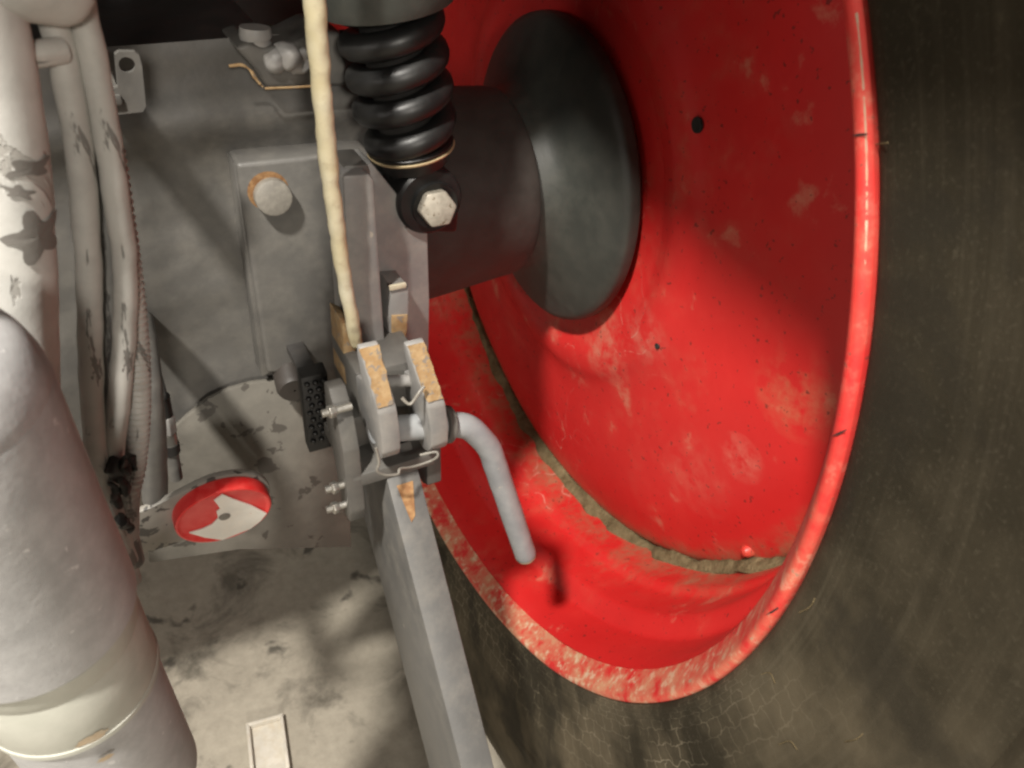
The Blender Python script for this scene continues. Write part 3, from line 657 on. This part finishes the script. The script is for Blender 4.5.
hose('painted_hose', 'darker grey hose sunk between two paler painted hoses', [(32, -160, .418), (55, -40, .418), (72, 30, .418), (80, 70, .418), (92, 140, .418), (103, 220, .418), (108, 300, .418), (107, 370, .418), (106, 440, .418), (114, 495, .418), (132, 560, .43)], .0082, MAT['hose2'])
hose('painted_hose', 'grey painted hose with black tears, outermost next to the corrugated conduit', [(48, -160, .40), (72, -40, .40), (88, 35, .40), (97, 80, .40), (109, 150, .40), (119, 220, .40), (125, 270, .40), (124, 340, .40), (118, 410, .40), (113, 470, .405), (122, 530, .42), (132, 580, .43)], .0060, MAT['hose'])
hose('painted_hose', 'thin plain grey cable sheath hanging behind the corrugated conduit', [(141, 318, .585), (143, 330, .535), (147, 365, .485), (150, 400, .465), (154, 450, .46), (155, 500, .462)], .0085, MAT['grey'], cat='cable')
# corrugated conduit
cp_ = pix_path([(110, 150, .412), (124, 240, .412), (133, 310, .412), (138, 370, .412), (138, 420, .412), (134, 468, .412), (128, 500, .412), (128, 560, .435)], 26)
tot = 0; rad_ = []
for i, p in enumerate(cp_):
    if i: tot += (p-cp_[i-1]).length
    rad_.append(.0062+.0008*math.sin(tot*2*math.pi/.0042))
# resample finely so that every corrugation is modelled
fine = []; 
for a, b in zip(cp_, cp_[1:]):
    k = max(1, int((b-a).length/.0007))
    fine += [a.lerp(b, i/k) for i in range(k)]
tot = 0; rad_ = []
for i, p in enumerate(fine):
    if i: tot += (p-fine[i-1]).length
    rad_.append(.0064+.0007*math.sin(tot*2*math.pi/.0042))
tag(mesh('corrugated_conduit', tube_bm(fine, rad_, 18), MAT['hose'], angle=60), 'ribbed grey corrugated conduit beside the hoses', 'conduit')
# torn black lumps at the foot of the hose bundle
tw_ = bmesh.new()
for k in range(9):
    c = at(random.uniform(112, 134), random.uniform(462, 530), Y=random.uniform(.392, .405))
    bmesh.ops.create_icosphere(tw_, subdivisions=3, radius=random.uniform(.003, .0065), matrix=Matrix.Translation(c) @ Matrix.Diagonal((.7, .8, 1.8, 1)))
for w in tw_.verts: w.co += Vector(noise.noise_vector(w.co*150))*.0035
tag(mesh('torn_tape', tw_, MAT['blackmatte']), 'torn black tape wrapped round the foot of the hose bundle', 'tape')
# cap over the hoses and small cross link
cap = bmesh.new()
pc = [at(-60, -46, Y=.40), at(10, -34, Y=.388), at(40, -30, Y=.39), at(66, -26, Y=.40)]
tube_bm([Vector(p) for p in spline(pc, 10)], [.019]*22+[.019, .019, .0185, .0175, .0165, .0155, .0145, .012, .007], 28, bm=cap, rough=.003, freq=45)
tag(mesh('hose_cover', cap, MAT['hose']), 'lumpy grey painted cover clamped over the tops of the hoses', 'cover')
tag(mesh('hose_spacer', tube_bm([at(8, 54, Y=.39), at(30, 55, Y=.388), at(62, 50, Y=.395)], [.0055, .0052, .0055], 16, rough=.0006), MAT['hose']), 'short grey spacer bar joining the pipe to the first hose', 'spacer')
# coupling
cpl = thing('hose_coupling', 'small black and silver hose coupling beside the conduit', 'coupling')
k0, k1 = at(161, 396, Y=.50), at(176, 478, Y=.50); dk = (k1-k0)
def seg(a, b): return [k0+dk*a, k0+dk*b]
mesh('upper_sleeve', tube_bm(seg(0, .22), .0058, 16), MAT['blackmatte'], cpl)
mesh('coupling_nut', hex_bm(k0+dk*.22, dk, .0068, dk.length*.2, bev=.0008), MAT['grey_light'], cpl)
mesh('coupling_ring', tube_bm(seg(.42, .55), .0060, 16), MAT['steel'], cpl)
mesh('lower_sleeve', tube_bm(seg(.55, .66), .0066, 16), MAT['blackmatte'], cpl)
mesh('tail_pipe', tube_bm(seg(.66, 1.0), .0050, 16), MAT['grey'], cpl)
mesh('stay', tube_bm([k0+dk*.05, k0+dk*.05+Vector((0, .09, .01))], .005, 12), MAT['grey_dark'], cpl)

# ------------------------------------------------------------------ rope
rp = [(308, -270, .455), (310, -90, .455), (314, 0, .456), (319, 60, .457), (325, 130, .458), (333, 200, .460), (343, 270, .464), (353, 325, .466), (356, 342, .467)]
P = pix_path(rp, 12); n_ = len(P)
rads = [.0068-.0022*(i/(n_-1)) for i in range(n_)]
tag(mesh('cord', tube_bm(P, rads, 24, rough=.0010, freq=110, dome=True), MAT['rope']), 'cream coloured cord hanging down in front of the grey rail', 'cord')

# ------------------------------------------------------------------ small tray on the floor
tr_ = thing('plastic_tray', 'small open off-white plastic tray lying on the concrete floor', 'tray')
t0 = at(268, 748, Z=.01); aR = Matrix.Rotation(math.radians(-8), 3, 'Z')
w_, l_, h_ = .048, .085, .012
mesh('tray_base', box_bm(t0+Vector((0, 0, -.0075)), (w_, l_, .004), .0008, aR), MAT['tray'], tr_)
for sx, sy, dx, dy in ((.005, l_, -w_/2, 0), (.005, l_, w_/2, 0), (w_+.005, .005, 0, l_/2), (w_+.005, .005, 0, -l_/2)):
    mesh('tray_rim', box_bm(t0+aR@Vector((dx, dy, -.002)), (sx, sy, h_+.003), .001, aR), MAT['tray'], tr_)

# ------------------------------------------------------------------ overhead and unseen: cab floor and beam placed to shade what lies below
cab = thing('cab_underside', 'tractor cab floor set low to shade the housing, with a dark shade panel', 'cab')
mesh('cab_floor', box_bm((-.24, 1.09, 1.33), (.71, 1.40, .05), .006), MAT['dark'], cab)  # unseen; lowered and run rearward so that it shades the housing top
mesh('shade_panel', box_bm((-.15, 1.15, 1.085), (1.3, .03, .44), .004), MAT['dark'], cab)  # near-black sheet added behind the housing in place of deep shade
for x, y, r in ((165, 12, .022), (205, 30, .015), (120, 5, .02)):
    p = at(x, y, Y=1.10); mesh('pipe_stub', tube_bm([p+Vector((0, .05, 0)), p+Vector((0, -.02, 0))], r, 20), MAT['grey_dark'], cab)
bmn = thing('cab_shade_beam', 'unseen dark beam under the cab above the coil spring, placed to shade the wheel', 'beam')
mesh('beam', box_bm((.187, .72, 1.345), (.125, 1.46, .09), .005), MAT['dark'], bmn)  # unseen; inner edge positioned to throw the shadow across the disc
mesh('beam_post', box_bm((.187, 1.0, 1.42), (.10, .12, .08), .005), MAT['dark'], bmn)
